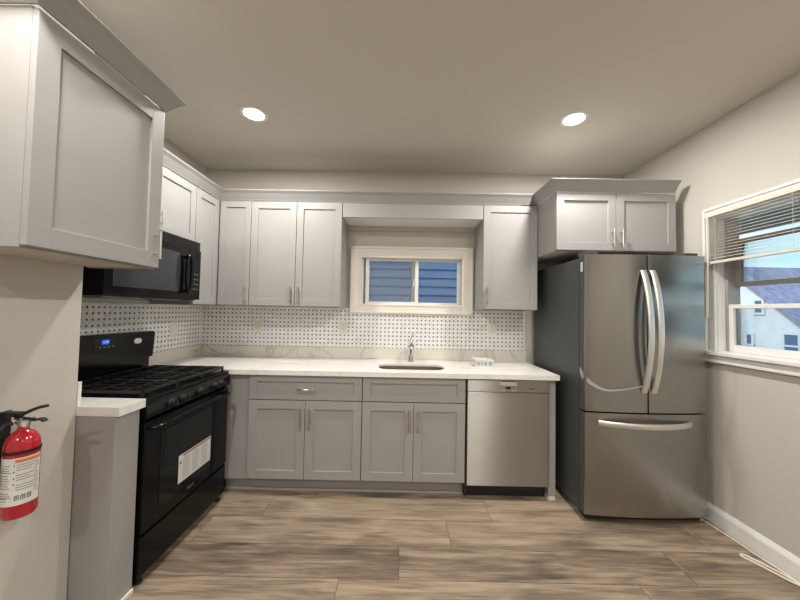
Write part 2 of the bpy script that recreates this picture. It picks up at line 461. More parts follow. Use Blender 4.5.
# baseboards
def baseboard(name, path):
    struct(name, sweep(BM(), path, [(0, 0), (.015, 0), (.015, .085), (.011, .098), (.006, .106), (.003, .114), (0, .116)]), 'white')
baseboard('baseboard_right', [(XR-.0005, YB-.001), (XR-.0005, YR+.001)])
baseboard('baseboard_rear', [(XR-.02, YR+.0005), (WX+.02, YR+.0005)])
baseboard('baseboard_near_left', [(WX+.0005, YR+.02), (WX+.0005, -.3)])

# ------------------------------------------------------------------ back window (slider)
def frame_ring(bm, F, u0, u1, v0, v1, wu, w0, w1, bev=.002, wv=None, wb=None):
    wv = wv or wu; wb = wb or wv
    F.box(bm, u0, u0+wu, w0, w1, v0, v1, bev); F.box(bm, u1-wu, u1, w0, w1, v0, v1, bev)
    F.box(bm, u0+wu, u1-wu, w0, w1, v0, v0+wb, bev); F.box(bm, u0+wu, u1-wu, w0, w1, v1-wv, v1, bev)
F = Face('S', YB)
x0, x1, z0, z1 = W1
win = tag(bpy.data.objects.new('window_1', None), kind='structure'); COL.objects.link(win); win.location = ((x0+x1)/2, YB, z0)
bm = BM()
frame_ring(bm, F, -.482, .669, 1.340, 1.968, .105, .0005, .018, .003, wb=.082)
frame_ring(bm, F, -.482, .669, 1.340, 1.968, .022, .016, .030, .004)
frame_ring(bm, F, -.389, .590, 1.410, 1.874, .012, .016, .024, .003)
obj('casing', bm, 'ivory', win)
bm = BM(); frame_ring(bm, F, x0+.001, x1-.001, z0+.001, z1-.001, .014, -TW, .0, .001); obj('jamb', bm, 'ivory', win)
bm = BM(); frame_ring(bm, F, x0+.015, x1-.015, z0+.008, z1-.008, .014, -.10, -.03, .002); obj('frame', bm, 'vinyl', win)
sa = obj('sash', (lambda b: (frame_ring(b, F, -.345, .160, z0+.018, z1-.018, .034, -.060, -.036, .003, wv=.028), b)[1])(BM()), 'vinyl', win)
obj('pane', F.box(BM(), -.312, .127, -.050, -.046, z0+.045, z1-.045), 'glass', sa)
sb = obj('sash', (lambda b: (frame_ring(b, F, .100, .570, z0+.018, z1-.018, .036, -.092, -.066, .003, wv=.026), b)[1])(BM()), 'vinyl', win)
obj('pane', F.box(BM(), .135, .535, -.082, -.078, z0+.043, z1-.043), 'glass', sb)
obj('latch', F.box(BM(), .110, .122, -.036, -.026, 1.60, 1.66, .003), 'vinyl', sa)
sc_ = obj('insect_screen', F.box(BM(), -.37, .10, -.1185, -.1175, z0+.022, z1-.022), 'screen', win)
bm = BM(); frame_ring(bm, F, -.375, .105, z0+.018, z1-.018, .016, -.122, -.112, .001); obj('screen_frame', bm, 'vinyl', win)

# ------------------------------------------------------------------ right window (double hung) ; face looks to -x
class FaceW(Face):
    def box(s, bm, u0, u1, w0, w1, v0, v1, bev=0, mi=0): return box(bm, s.p-w1, s.p-w0, u0, u1, v0, v1, bev, mi)
    def pt(s, u, w_, v): return (s.p-w_, u, v)
G = FaceW('W', XR)
y0, y1, z0, z1 = W2
win2 = tag(bpy.data.objects.new('window_2', None), kind='structure'); COL.objects.link(win2); win2.location = (XR, (y0+y1)/2, z0)
bm = BM()
frame_ring(bm, G, y0-.062, y1+.062, z0-.062, z1+.065, .070, .0005, .018, .003)
frame_ring(bm, G, y0-.062, y1+.062, z0-.062, z1+.065, .018, .016, .028, .004)
obj('casing', bm, 'white', win2)
obj('window_sill', G.box(BM(), y0-.07, y1+.07, 0, .045, z0-.012, z0+.012, .005), 'white', win2)
bm = BM(); frame_ring(bm, G, y0+.001, y1-.001, z0+.001, z1-.001, .014, -TW, 0, .001); obj('jamb', bm, 'white', win2)
lo = obj('lower_sash', (lambda b: (frame_ring(b, G, y0+.018, y1-.018, z0+.016, 1.447, .042, -.085, -.050, .003, wv=.026, wb=.045), b)[1])(BM()), 'white', win2)
obj('pane', G.box(BM(), y0+.058, y1-.058, -.070, -.066, z0+.058, 1.423), 'glass', lo)
up = obj('upper_sash', (lambda b: (frame_ring(b, G, y0+.018, y1-.018, 1.565, 1.875, .040, -.128, -.095, .003, wv=.026, wb=.028), b)[1])(BM()), 'stormrail', win2)
obj('pane', G.box(BM(), y0+.055, y1-.055, -.113, -.109, 1.590, 1.852), 'glass', up)
obj('side_track', G.box(BM(), y1-.034, y1-.016, -.128, -.045, z0+.016, z1-.016, .002), 'stormrail', win2)

# own eave above the right window, outside
struct('trim_1', box(BM(), XR+TW+.01, XR+TW+.76, -2.0, 3.4, 2.09, 2.20, .004), 'tan')

# ------------------------------------------------------------------ recessed ceiling lights
def ceiling_light(x, y, label, group):
    t = thing('recessed_ceiling_light', (x, y, HC), label, 'ceiling light', group)
    obj('trim_ring', lathe(BM(), [(.066, -.0005), (.066, -.004), (.080, -.007), (.090, -.004), (.090, -.0005)], (x, y, HC), seg=40), 'white', t, True)
    obj('lens', lathe(BM(), [(.0655, -.0008), (.0655, -.0035), (.05, -.0045)], (x, y, HC), seg=36), 'lens', t)
    ld = bpy.data.lights.new('lamp', 'AREA'); ld.shape = 'DISK'; ld.size = .13; ld.energy = LAMP_W; ld.color = (1, .955, .89)
    lo_ = bpy.data.objects.new('lamp', ld); COL.objects.link(lo_); lo_.parent = t; lo_.location = (0, 0, -.0085)
ceiling_light(-1.027, 2.124, 'lit round recessed ceiling light on the left, above the stove', 'recessed ceiling lights')
ceiling_light(1.148, 2.123, 'lit round recessed ceiling light on the right, above the refrigerator', 'recessed ceiling lights')
for x, y in ((-.95, .67), (1.148, .67), (-.95, -1.2), (1.148, -1.2)):
    ceiling_light(x, y, 'lit round recessed ceiling light in the near half of the room', 'recessed ceiling lights')

# ------------------------------------------------------------------ floor-standing run: base cabinets
FB = Face('S', 2.39)                       # frame plane; doors stand 20 mm proud
def base_cabinet(u0, u1, name, label, drawer_name, handle_on_drawer=True):
    t = thing(name, ((u0+u1)/2, 2.7, 0), label, 'cabinet')
    b = carcass(FB, u0+.001, u1-.001, .112, .876, .60, top=False)
    FB.box(b, u0+.03, u1-.03, -.018, 0, .66, .70)
    obj('body', b, ('cab', 'cabin'), t)
    obj('toe_kick', FB.box(BM(), u0+.001, u1-.001, -.075, -.060, .0, .105), 'cab', t)
    d = obj(drawer_name, shaker(FB, u0+.003, u1-.003, .696, .872, .057, top=.045), 'cab', t)
    mid = (u0+u1)/2
    if handle_on_drawer:
        hb = BM(); n = 12; pts = []
        for k in range(n+1):
            q = k/n; pts.append(FB.pt(mid-.065+.13*q, .02+.030*math.sin(PI*q)**.6, .775))
        tube(hb, pts, .0055, 10); obj('handle', hb, 'nickel', d, True)
    for a, b_, hu in ((u0+.003, mid-.0015, mid-.034), (mid+.0015, u1-.003, mid+.034)):
        dd = obj('door', shaker(FB, a, b_, .120, .689, .062), 'cab', t)
        obj('handle', bar_handle(FB, hu, .484, hu, .643), 'nickel', dd, True)
    return t
base_cabinet(-1.113, -.275, 'base_cabinet', 'grey shaker base cabinet with two doors and a drawer handle, nearer the stove', 'drawer')
base_cabinet(-.275, .487, 'sink_base_cabinet', 'grey shaker sink base cabinet with plain false front, beside the dishwasher', 'false_drawer_front', False)
t = thing('corner_base_cabinet', (-1.5, 2.7, 0), 'plain grey corner filler cabinet between the stove and the first base cabinet', 'cabinet')
b = BM(); FB.box(b, -1.300, -1.115, -.012, .0, .105, .872, .001); FB.box(b, -1.87, -1.855, -.60, -.012, .105, .872); FB.box(b, -1.855, -1.115, -.60, -.59, .105, .872); FB.box(b, -1.131, -1.115, -.59, -.012, .105, .872); FB.box(b, -1.855, -1.131, -.59, -.012, .105, .121)
obj('body', b, 'cab', t)
obj('toe_kick', FB.box(BM(), -1.300, -1.115, -.075, -.060, 0, .105), 'cab', t)
struct('trim_2', box(BM(), -1.300, .486, 2.438, 2.449, 0, .020, .005), 'cab')
t = thing('counter_support', (1.125, 2.7, 0), 'narrow grey end panel standing between dishwasher and refrigerator', 'support')
obj('panel', FB.box(BM(), 1.101, 1.153, -.60, .008, .03, .874, .0015), 'cab', t)
obj('foot_trim', FB.box(BM(), 1.101, 1.153, -.60, .006, .0, .029, .001), 'ivory', t)

# small end cabinet on the near side of the stove
t = thing('end_base_cabinet', (-1.55, 1.485, 0), 'narrow grey end cabinet between wall corner and near side of stove', 'cabinet')
b = BM(); box(b, XL+.02, -1.262, 1.430, 1.446, .0, .870, .0015); box(b, -1.278, -1.262, 1.446, 1.562, .0, .870, .001); box(b, XL+.02, -1.278, 1.548, 1.562, 0, .870)
obj('body', b, 'cab', t)
obj('shoe_trim', box(BM(), -1.2615, -1.252, 1.430, 1.562, 0, .022, .003), 'ivory', t)

# ------------------------------------------------------------------ counters and splashes
SK = (.09, 2.600, .262, .128)               # sink opening centre and half sizes
def slab_with_hole(outer, inner, z0, z1):
    bm = BM(); es = []
    for loop in (outer, inner):
        vs = [bm.verts.new((p[0], p[1], z1)) for p in loop]
        es += [bm.edges.new((vs[i], vs[(i+1) % len(vs)])) for i in range(len(vs))]
    bmesh.ops.triangle_fill(bm, edges=es, use_beauty=True)
    r = bmesh.ops.extrude_face_region(bm, geom=list(bm.faces))
    bmesh.ops.translate(bm, verts=[g for g in r['geom'] if isinstance(g, bmesh.types.BMVert)], vec=(0, 0, z0-z1))
    return bm
b = slab_with_hole([(XL+.001, 2.349), (1.168, 2.349), (1.168, YB-.001), (XL+.001, YB-.001)], rrect(*SK, .09), .8985, .914)
box(b, XL+.001, 1.168, 2.349, 2.375, .8785, .8987); box(b, 1.148, 1.168, 2.3752, YB-.001, .8785, .8987); box(b, XL+.001, 1.1478, YB-.04, YB-.001, .8785, .8987)
ct = obj('countertop', b, 'marble')
tag(ct, 'long white veined quartz countertop with cut-out for the sink', 'countertop')
c2 = obj('countertop', box(BM(), XL+.001, -1.243, 1.4265, 1.574, .8725, .914, .002), 'marble')
tag(c2, 'short piece of white countertop beside near side of stove', 'countertop')
t = thing('quartz_splash', (0, YB, .915), 'low cream veined quartz strip along the wall behind the long countertop', 'backsplash')
obj('back_strip', box(BM(), XL+.018, 1.172, YB-.017, YB-.001, .9145, 1.014, .0015), 'splash', t)
obj('side_strip', box(BM(), XL+.001, XL+.017, 2.349, YB-.001, .9145, 1.014, .0015), 'splash', t)
c3 = obj('side_splash', box(BM(), XL+.001, WX+.003, WY+.0015, WY+.018, .9145, 1.022, .0015), 'marble')
tag(c3, 'short white quartz upstand on the small counter at the wall corner', 'backsplash')
# tiles
tag(obj('tile_backsplash', box(BM(), XL+.006, 1.160, YB-.006, YB-.0006, 1.0145, 1.383), 'tile_back'), 'white basket-weave mosaic with black dots on back wall above the long counter', 'backsplash')
tag(obj('tile_backsplash', box(BM(), XL+.0006, XL+.006, WY+.02, YB-.0062, 1.0145, 1.382), 'tile_side'), 'white basket-weave mosaic with black dots on left wall behind the stove', 'backsplash')

# sink
t = thing('kitchen_sink', (SK[0], SK[1], .70), 'undermounted stainless steel sink with rounded corners set in the countertop', 'sink')
def bowl():
    bm = BM(); lv = [(0.0, .8980), (.004, .82), (.010, .735), (.03, .712), (.10, .706)]
    rings = [[bm.verts.new((x, y, .8980)) for x, y in rrect(SK[0], SK[1], SK[2]+.022, SK[3]+.022, .10)]]
    for d, z in lv: rings.append([bm.verts.new((x, y, z)) for x, y in rrect(SK[0], SK[1], SK[2]+.004-d, SK[3]+.004-d, max(.09-d*.6, .02))])
    n = len(rings[0])
    for A, B in zip(rings, rings[1:]):
        for k in range(n): bm.faces.new((A[k], A[(k+1) % n], B[(k+1) % n], B[k]))
    bm.faces.new(rings[-1])
    return bm
so = obj('bowl', bowl(), 'sink', t, True)
md = so.modifiers.new('thickness', 'SOLIDIFY'); md.thickness = .0012; md.offset = -1
obj('drain', lathe(BM(), [(.045, .7075), (.045, .710), (.035, .711), (.03, .7085), (.01, .7085)], (SK[0], SK[1], 0), seg=28), 'chrome', t, True)

# faucet
fx, fy = .093, 2.885
t = thing('faucet', (fx, fy, .914), 'small chrome single-lever faucet behind the sink', 'faucet')
obj('base', lathe(BM(), [(.032, 0), (.032, .006), (.027, .012), (.023, .016)], (fx, fy, .9142), seg=28), 'chrome', t, True)
obj('body', lathe(BM(), [(.024, .016), (.020, .05), (.019, .08), (.025, .105), (.030, .130), (.030, .150), (.020, .175), (.010, .190)], (fx, fy, .914), seg=28), 'chrome', t, True)
b = BM(); pts = [(fx, fy-.01, .914+.130), (fx, fy-.05, .914+.155), (fx, fy-.10, .914+.168), (fx, fy-.145, .914+.166), (fx, fy-.172, .914+.150)]
tube(b, pts, [.016, .0165, .018, .023, .022], 16); sp = obj('spout', b, 'chrome', t, True)
b = BM(); tube(b, [(fx, fy-.172, .914+.150), (fx, fy-.180, .914+.132)], [.020, .0195], 16); obj('spray_head', b, 'nickel', sp, True)
b = BM(); tube(b, [(fx, fy, .914+.184), (fx+.004, fy+.004, .914+.205), (fx+.012, fy-.004, .914+.232), (fx+.016, fy-.012, .914+.240)], [.006, .0055, .006, .0065], 10); obj('lever', b, 'chrome', t, True)

# wrapped packet on the counter
t = thing('tissue_box', (.70, 2.72, .914), 'small white carton with bluish printed front lying on counter above dishwasher', 'box')
obj('carton', box(BM(), .632, .772, 2.672, 2.768, .9145, .960, .003), 'paper', t)
b = BM(); prism(b, [(.618, .9605), (.786, .9605), (.786, .968), (.618, .978)], 2.662, 2.80, 'Y'); obj('lid_flap', b, 'plastic_w', t)
M['teal'] = pmat('blue grey print', (.30, .36, .38), .5, noise=.05)
b = BM()
for a, c in ((.640, .664), (.674, .688), (.700, .724), (.738, .764)): box(b, a, c, 2.6712, 2.6718, .925, .948)
obj('printed_front', b, 'teal', t)
b = BM(); tube(b, [(.600+.0, 2.70, .9175), (.62, 2.69, .918), (.632, 2.69, .919)], .003, 8); obj('tab', b, 'teal', t)

# outlets
def outlet(F, u, v, label, switch=False):
    t = thing('light_switch' if switch else 'wall_outlet', F.pt(u, .006, v-.058), label, 'switch' if switch else 'outlet')
    obj('cover_plate', F.box(BM(), u-.036, u+.036, .0062, .0115, v-.058, v+.058, .002), 'plastic_w', t)
    if switch:
        obj('rocker', F.box(BM(), u-.016, u+.016, .0118, .0145, v-.033, v+.033, .0015), 'plastic_w', t)
    else:
        for dz in (-.021, .021):
            r_ = obj('socket', F.box(BM(), u-.016, u+.016, .0118, .0135, v+dz-.015, v+dz+.015, .004), 'plastic_w', t)
            b = BM(); F.box(b, u-.0065, u-.0045, .0136, .0142, v+dz-.003, v+dz+.006); F.box(b, u+.0045, u+.0065, .0136, .0142, v+dz-.003, v+dz+.006)
            obj('slots', b, 'slot', r_)
FBK, FLF = Face('S', YB), Face('E', XL)
outlet(FLF, 2.637, 1.182, 'cream rocker switch on the tiled left wall right of the stove', True)
outlet(FBK, -1.334, 1.195, 'cream outlet on back tiles below the narrow corner cabinet')
outlet(FBK, -.534, 1.200, 'white outlet on back tiles just left of the window')
outlet(FBK, .855, 1.212, 'white outlet on back tiles below the single upper cabinet')

# ------------------------------------------------------------------ upper cabinets
FU = Face('S', 2.69); FL = Face('E', XL+.3125)     # doors 20 mm proud: y=2.67, x=-1.555
def upper(name, F, u0, u1, v0, v1, depth, label, ndoor, handles, rail=.057, hz=None):
    c = Vector(F.pt((u0+u1)/2, -depth/2, v0))
    t = thing(name, c, label, 'cabinet')
    obj('body', carcass(F, u0+.001, u1-.001, v0, v1, depth-.001), ('cab', 'cabin'), t)
    wd = (u1-u0)/ndoor
    for k in range(ndoor):
        a, b_ = u0+wd*k+.002, u0+wd*(k+1)-.002
        d = obj('door', shaker(F, a, b_, v0+.006, v1-.008, rail), 'cab', t)
        for (kk, side, h0, h1) in handles:
            if kk == k:
                hu = a+.030 if side == 'l' else b_-.030
                obj('handle', bar_handle(F, hu, h0, hu, h1), 'nickel', d, True)
    return t
UZ0, UZ1 = 1.384, 2.278
# the corner's back-wall doors
t = upper('upper_cabinet', FU, -1.283, -.513, UZ0, UZ1, .31, 'grey two-door upper cabinet left of the window', 2, [(0, 'r', 1.405, 1.555), (1, 'l', 1.405, 1.555)])
t = upper('upper_cabinet', FU, .683, 1.1395, UZ0+.005, UZ1, .31, 'single-door grey upper cabinet between window and refrigerator', 1, [(0, 'l', 1.43, 1.58)])
# corner cabinet: narrow door on the back wall plus its blind box
t = thing('corner_upper_cabinet', (-1.58, 2.84, UZ0), 'grey corner upper cabinet with one narrow door, beside the two-door cabinet', 'cabinet')
b = BM(); FU.box(b, XL+.002, -1.286, -.309, -.002, UZ0+.004, UZ0+.02, 0, 1); FU.box(b, XL+.002, -1.286, -.309, -.303, UZ0+.02, UZ1-.017); FU.box(b, -1.302, -1.286, -.303, 0, UZ0+.02, UZ1-.017)
FU.box(b, XL+.002, -1.286, -.309, 0, UZ1-.016, UZ1-.001); FU.box(b, -1.572, -1.530, -.016, 0, UZ0, UZ1-.017)
obj('body', b, ('cab', 'cabin'), t)
d = obj('door', shaker(FU, -1.547, -1.286, UZ0+.006, UZ1-.008, .050), 'cab', t)
obj('handle', bar_handle(FU, -1.312, 1.405, -1.312, 1.555), 'nickel', d, True)
t = upper('upper_cabinet', FL, 2.370, 2.668, UZ0, UZ1, .31, 'tall narrow grey upper cabinet on left wall beside the microwave', 1, [], .055)
t = upper('upper_cabinet', FL, 1.577, 2.367, 1.843, UZ1, .31, 'short grey upper cabinet directly above the microwave', 2, [(0, 'r', 1.875, 1.975), (1, 'l', 1.875, 1.975)], .055)
# valance over the window
t = thing('window_valance', (.085, 2.68, 2.15), 'grey valance board bridging the upper cabinets over the window', 'valance')
obj('front_board', FU.box(BM(), -.511, .681, 0, .014, 2.152, UZ1-.002, .0015), 'cab', t)
obj('top_panel', box(BM(), -.511, .681, 2.691, YB-.002, 2.160, 2.174), 'white', t)
obj('rear_cleat', box(BM(), -.511, .681, YB-.020, YB-.002, 2.118, 2.159, .002), 'wall', t)
# over the refrigerator
FR = Face('S', 2.37)
upper('fridge_top_cabinet', FR, 1.141, 2.028, 1.835, UZ1, .628, 'deep two-door grey cabinet above the refrigerator', 2, [(0, 'r', 1.868, 1.998), (1, 'l', 1.868, 1.998)])
# near left
FN = Face('E', -1.140)
t = upper('upper_cabinet', FN, .936, 1.458, 1.537, 2.278, .294, 'large grey upper cabinet nearest the camera at upper left', 1, [(0, 'r', 1.580, 1.708)], .068)
# crown mouldings
CR = lambda z: [(0, z), (.006, z), (.010, z+.008), (.020, z+.022), (.040, z+.050), (.056, z+.066), (.060, z+.072), (.060, z+.0755), (.055, z+.076), (0, z+.076)]
cm = obj('crown_moulding', sweep(BM(), [(-1.557, 1.445), (-1.557, 2.672), (1.070, 2.672)], CR(UZ1+.0005)), 'cab')
tag(cm, 'grey crown moulding along tops of the cabinets on left and back walls', 'moulding')
cm = obj('crown_moulding', sweep(BM(), [(1.141, 2.93), (1.141, 2.352), (2.020, 2.352)], CR(UZ1+.0005)), 'cab')
tag(cm, 'grey crown moulding around the top of the cabinet above refrigerator', 'moulding')
cm = obj('crown_moulding', sweep(BM(), [(WX+.002, .936), (-1.122, .936), (-1.122, 1.458), (WX+.002, 1.458)], CR(2.2785)), 'cab')
tag(cm, 'grey crown moulding on top of the nearest cabinet at upper left', 'moulding')

# ------------------------------------------------------------------ microwave
MY0, MY1, MX = 1.579, 2.335, -1.515
t = thing('microwave', ((XL+MX)/2, (MY0+MY1)/2, 1.42), 'black over-the-range microwave mounted under the short cabinet', 'microwave')
FM = Face('E', MX)
obj('body', box(BM(), XL+.002, MX, MY0, MY1, 1.424, 1.849, .004), 'black', t)
b = BM(); FM.box(b, MY0, MY1, .0005, .024, 1.786, 1.849, .004)
vt = obj('vent_grille', b, 'black_matte', t)
b = BM()
for k in range(4): FM.box(b, MY0+.03, MY1-.03, .0242, .0262, 1.797+k*.012, 1.802+k*.012, .0008)
obj('louvres', b, 'black', vt)
b = BM(); n = 14
def bulge(u): return .030+.012*math.sin(PI*(u-MY0)/(MY1-MY0))
us = [MY0+(2.200-MY0)*k/n for k in range(n+1)]
prism(b, [(MX+.0005, us[0])]+[(MX+bulge(u), u) for u in us]+[(MX+.0005, us[-1])], 1.430, 1.783, 'Z')
d = obj('door', b, 'black', t, True)
b = BM(); us2 = [1.625+(2.105-1.625)*k/10 for k in range(11)]
prism(b, [(MX+bulge(u)+.0004, u) for u in us2]+[(MX+bulge(u)+.0016, u) for u in us2[::-1]], 1.478, 1.735, 'Z')
M['mwglass'] = pmat('grey microwave window', (.035, .038, .042), .12, noise=.1, nscale=400)
obj('window', b, 'mwglass', d, True)
b = BM(); us3 = [2.203+(MY1-2.203)*k/6 for k in range(7)]
prism(b, [(MX+.0005, us3[0])]+[(MX+bulge(u), u) for u in us3]+[(MX+.0005, us3[-1])], 1.430, 1.783, 'Z')
cp = obj('control_panel', b, 'black', t, True)
for i in range(3):
    for j in range(4):
        u = 2.232+.03*i; obj('button', box(BM(), MX+bulge(u)+.0003, MX+bulge(u)+.0012, u, u+.012, 1.50+.035*j, 1.508+.035*j), 'ink', cp)
b = BM(); pts = []
for k in range(25):
    a = 2*PI*k/24
    pts.append((MX+.040+.030, 2.155+.026*math.cos(a), 1.600+.128*math.sin(a)))
tube(b, pts[:-1], .011, 10, closed=True)
for z in (1.70, 1.50): tube(b, [(MX+.036, 2.155, z+ (.012 if z > 1.6 else -.012)), (MX+.072, 2.155, z+(.020 if z > 1.6 else -.020))], .011, 10)
obj('handle', b, 'black', d, True)
b = BM(); box(b, XL+.10, MX-.05, 1.66, 1.92, 1.4195, 1.4237, .001); box(b, XL+.10, MX-.05, 2.0, 2.26, 1.4195, 1.4237, .001)
obj('underside_filters', b, 'steel', t)
t.location.z -= .010

# ------------------------------------------------------------------ stove
SY0, SY1 = 1.577, 2.336
SM = (SY0+SY1)/2
t = thing('gas_stove', (-1.54, SM, 0), 'black freestanding gas range with paper sticker on oven door', 'stove')
obj('body', box(BM(), -1.862, -1.2800, SY0, SY1, .0400, .892, .003), 'black', t)
b = BM(); box(b, -1.862, -1.2470, SY0-.001, SY1+.001, .893, .909, .006); box(b, -1.80, -1.2670, SY0+.014, SY1-.014, .9085, .912, .002)
top = obj('cooktop', b, 'black', t)
# control band
b = BM(); prism(b, [(-1.2795, .806), (-1.2460, .806), (-1.2340, .815), (-1.2440, .886), (-1.2510, .8925), (-1.2795, .8925)], SY0+.001, SY1-.001, 'Y')
cb = obj('control_band', b, 'black', t, True)
for y in (1.742, 1.838, 1.992, 2.143, 2.215):
    b = BM(); lathe(b, [(.024, 0), (.024, .004), (.019, .008), (.017, .026), (.014, .028)], (-1.2410, y, .846), 'X', 24)
    box(b, -1.2140, -1.2000, y-.004, y+.004, .829, .863, .002)
    obj('knob', b, 'black_matte', cb, True)
# burners
for bx, by, r_ in ((-1.38, 1.745, .042), (-1.38, 2.165, .048), (-1.66, 1.745, .036), (-1.66, 2.165, .040), (-1.52, SM, .045)):
    bo = obj('burner', lathe(BM(), [(r_+.012, 0), (r_+.012, .004), (r_, .008), (r_, .014)], (bx, by, .9125), seg=24), 'iron', top, True)
    obj('burner_cap', lathe(BM(), [(r_*.85, 0), (r_*.85, .004), (r_*.75, .006)], (bx, by, .9267), seg=24), 'black_matte', bo, True)
# grates, three cast sections
for (a, c) in ((SY0+.018, SY0+.262), (SY0+.264, SY1-.264), (SY1-.262, SY1-.018)):
    b = BM(); zb, zt = .928, .943
    xa, xb = -1.785, -1.2770
    for x in (xa, xb-.012): box(b, x, x+.012, a, c, zb, zt, .003)
    for y in (a, c-.012): box(b, xa, xb, y, y+.012, zb, zt, .003)
    m_ = (a+c)/2
    for y in (a+(c-a)*.26, m_-.005, a+(c-a)*.74): box(b, xa+.012, xb-.012, y, y+.009, zb+.002, zt, .002)
    for x in (-1.66, -1.52, -1.38): box(b, x-.005, x+.005, a+.012, c-.012, zb+.003, zt, .002)
    for x in (xa, xb-.012):
        for y in (a, c-.012): box(b, x, x+.012, y, y+.012, .9123, zb)
    obj('grate', b, 'iron', t)
# oven door
b = BM(); box(b, -1.2795, -1.2450, SY0+.003, SY1-.003, .252, .790, .006)
d = obj('oven_door', b, 'black', t)
obj('oven_window', box(BM(), -1.2448, -1.2428, SY0+.11, 2.143, .325, .712, .0008), 'black_glass', d)
b = BM(); pts = [(-1.2460, SY0+.035, .757), (-1.2220, SY0+.040, .757), (-1.2020, SY0+.075, .762)]
for k in range(9):
    q = k/8; pts.append((-1.1980+.004*math.sin(PI*q), SY0+.11+q*(SY1-SY0-.22), .765+.010*math.sin(PI*q)))
pts += [(-1.2020, SY1-.075, .762), (-1.2220, SY1-.040, .757), (-1.2460, SY1-.035, .757)]
tube(b, pts, .011, 12); obj('handle', b, 'black', d, True)
# sticker
ys0, ys1 = 1.828, 2.130
st = obj('sticker', box(BM(), -1.2427, -1.2420, ys0, ys1, .364, .520), 'paper', d)
obj('sticker_header', box(BM(), -1.2419, -1.2416, ys0+.035, ys1-.004, .505, .516), 'brownred', st)
b = BM()
for col in range(3):
    ya = ys0+.035+col*.084
    for k in range(14):
        z = .496-k*.009; wln = .074*(.72+.28*random.random())
        box(b, -1.2419, -1.2416, ya, ya+wln, z-.0022, z)
obj('printed_lines', b, 'ink', st)
b = BM(); box(b, -1.2419, -1.2416, ys0+.010, ys0+.022, .470, .484); obj('printed_square', b, 'ink_dark', st)
# maker's mark: small silver lettering-like swoosh
b = BM()
for k in range(6): box(b, -1.2448, -1.2442, 1.916+k*.0095, 1.922+k*.0095, .290, .300+(.004 if k in (0, 5) else 0))
obj('maker_mark', b, 'nickel', d)
# drawer, kick, feet
dr = obj('storage_drawer', box(BM(), -1.2795, -1.2480, SY0+.003, SY1-.003, .045, .244, .006), 'black', t)
obj('finger_ledge', box(BM(), -1.2478, -1.2410, SY0+.02, SY1-.02, .230, .240, .002), 'black', dr)
for x in (-1.80, -1.2800):
    for y in (SY0+.04, SY1-.04):
        obj('foot', lathe(BM(), [(.020, 0), (.020, .012), (.010, .014), (.010, .0395)], (x, y, 0), seg=16), 'black_matte', t, True)
# backguard
b = BM()
pr = [(SY0, 1.005), (SY1-.012, 1.005)] + [(SY1+.004-.020+.020*math.cos(R(a)), 1.168+.020*math.sin(R(a))) for a in range(0, 91, 15)] + [(SY0+.02, 1.192), (SY0, 1.172)]
prism(b, pr, -1.862, -1.798, 'X'); bmesh.ops.bevel(b, geom=[e for e in b.edges if all(abs(v.co.x+1.798) < 1e-4 for v in e.verts)], offset=.006, segments=3, affect='EDGES')
bgd = obj('backguard', b, 'black', t, True)
obj('backguard_base', box(BM(), -1.862, -1.826, SY0+.004, SY1-.012, .9095, 1.0045, .003), 'black', t)
disp = obj('control_display', box(BM(), -1.7975, -1.7965, 1.87, 2.02, 1.105, 1.168, .0004), 'black_glass', bgd)
obj('clock', box(BM(), -1.7963, -1.7958, 1.918, 1.967, 1.127, 1.158), 'clock_bg', disp)
text_mesh('clock_digits', '12:00', .020, 'clock', Matrix.Translation((-1.7953, 1.9425, 1.1425)) @ Matrix.Rotation(PI/2, 4, 'Z') @ Matrix.Rotation(PI/2, 4, 'X'), disp, .0002)
b = BM()
for k in range(4): box(b, -1.7963, -1.7958, 1.90+k*.03, 1.912+k*.03, 1.110, 1.116)
obj('touch_keys', b, 'ink', disp)
b = BM(); n = 24
ring = [(2.182+.030*math.copysign(abs(math.cos(2*PI*k/n))**.8, math.cos(2*PI*k/n)), 1.128+.018*math.copysign(abs(math.sin(2*PI*k/n))**.8, math.sin(2*PI*k/n))) for k in range(n)]
prism(b, ring, -1.7978, -1.7950, 'X'); obj('oval_badge', b, 'steel_light', bgd, True)

# ------------------------------------------------------------------ dishwasher
t = thing('dishwasher', (.794, 2.66, 0), 'stainless steel dishwasher with black kick below, under the counter right end', 'dishwasher')
FD = Face('S', 2.385)
DX0, DX1 = .500, 1.097
obj('body', FD.box(BM(), DX0, DX1, -.57, -.001, .1, .868), 'black_matte', t)
obj('side_gasket', FD.box(BM(), .489, .4995, -.05, .004, .02, .870), 'gasket', t)
obj('kick_plate', FD.box(BM(), DX0-.008, DX1, -.062, -.045, .0, .099, .001), 'black_matte', t)
d = obj('door', FD.box(BM(), DX0, DX1, 0, .020, .104, .780, .003), 'steel', t)
cp = obj('control_panel', FD.box(BM(), DX0, DX1, 0, .022, .783, .873, .003), 'steel', t)
obj('handle_recess', FD.box(BM(), .738, .858, .0222, .026, .831, .859, .004), 'steel_light', cp)
obj('handle_shade_strip', FD.box(BM(), .742, .854, .0222, .0245, .860, .865, .001), 'gasket', cp)  # raised dark strip, painted-in shade above the handle recess
obj('display', FD.box(BM(), .780, .814, .0222, .0232, .807, .822), 'black_glass', cp)
for x in (.745, .765, .830, .850, .605): obj('button', lathe(BM(), [(.006, 0), (.006, -.0015), (.004, -.002)], (x, 2.385-.0221, .797), 'Y', 14), 'steel_light', cp)
text_mesh('maker_name', 'Miele', .020, 'ink_dark', Matrix.Translation((.968, 2.385-.0224, .811)) @ Matrix.Rotation(PI/2, 4, 'X'), cp, .0003)

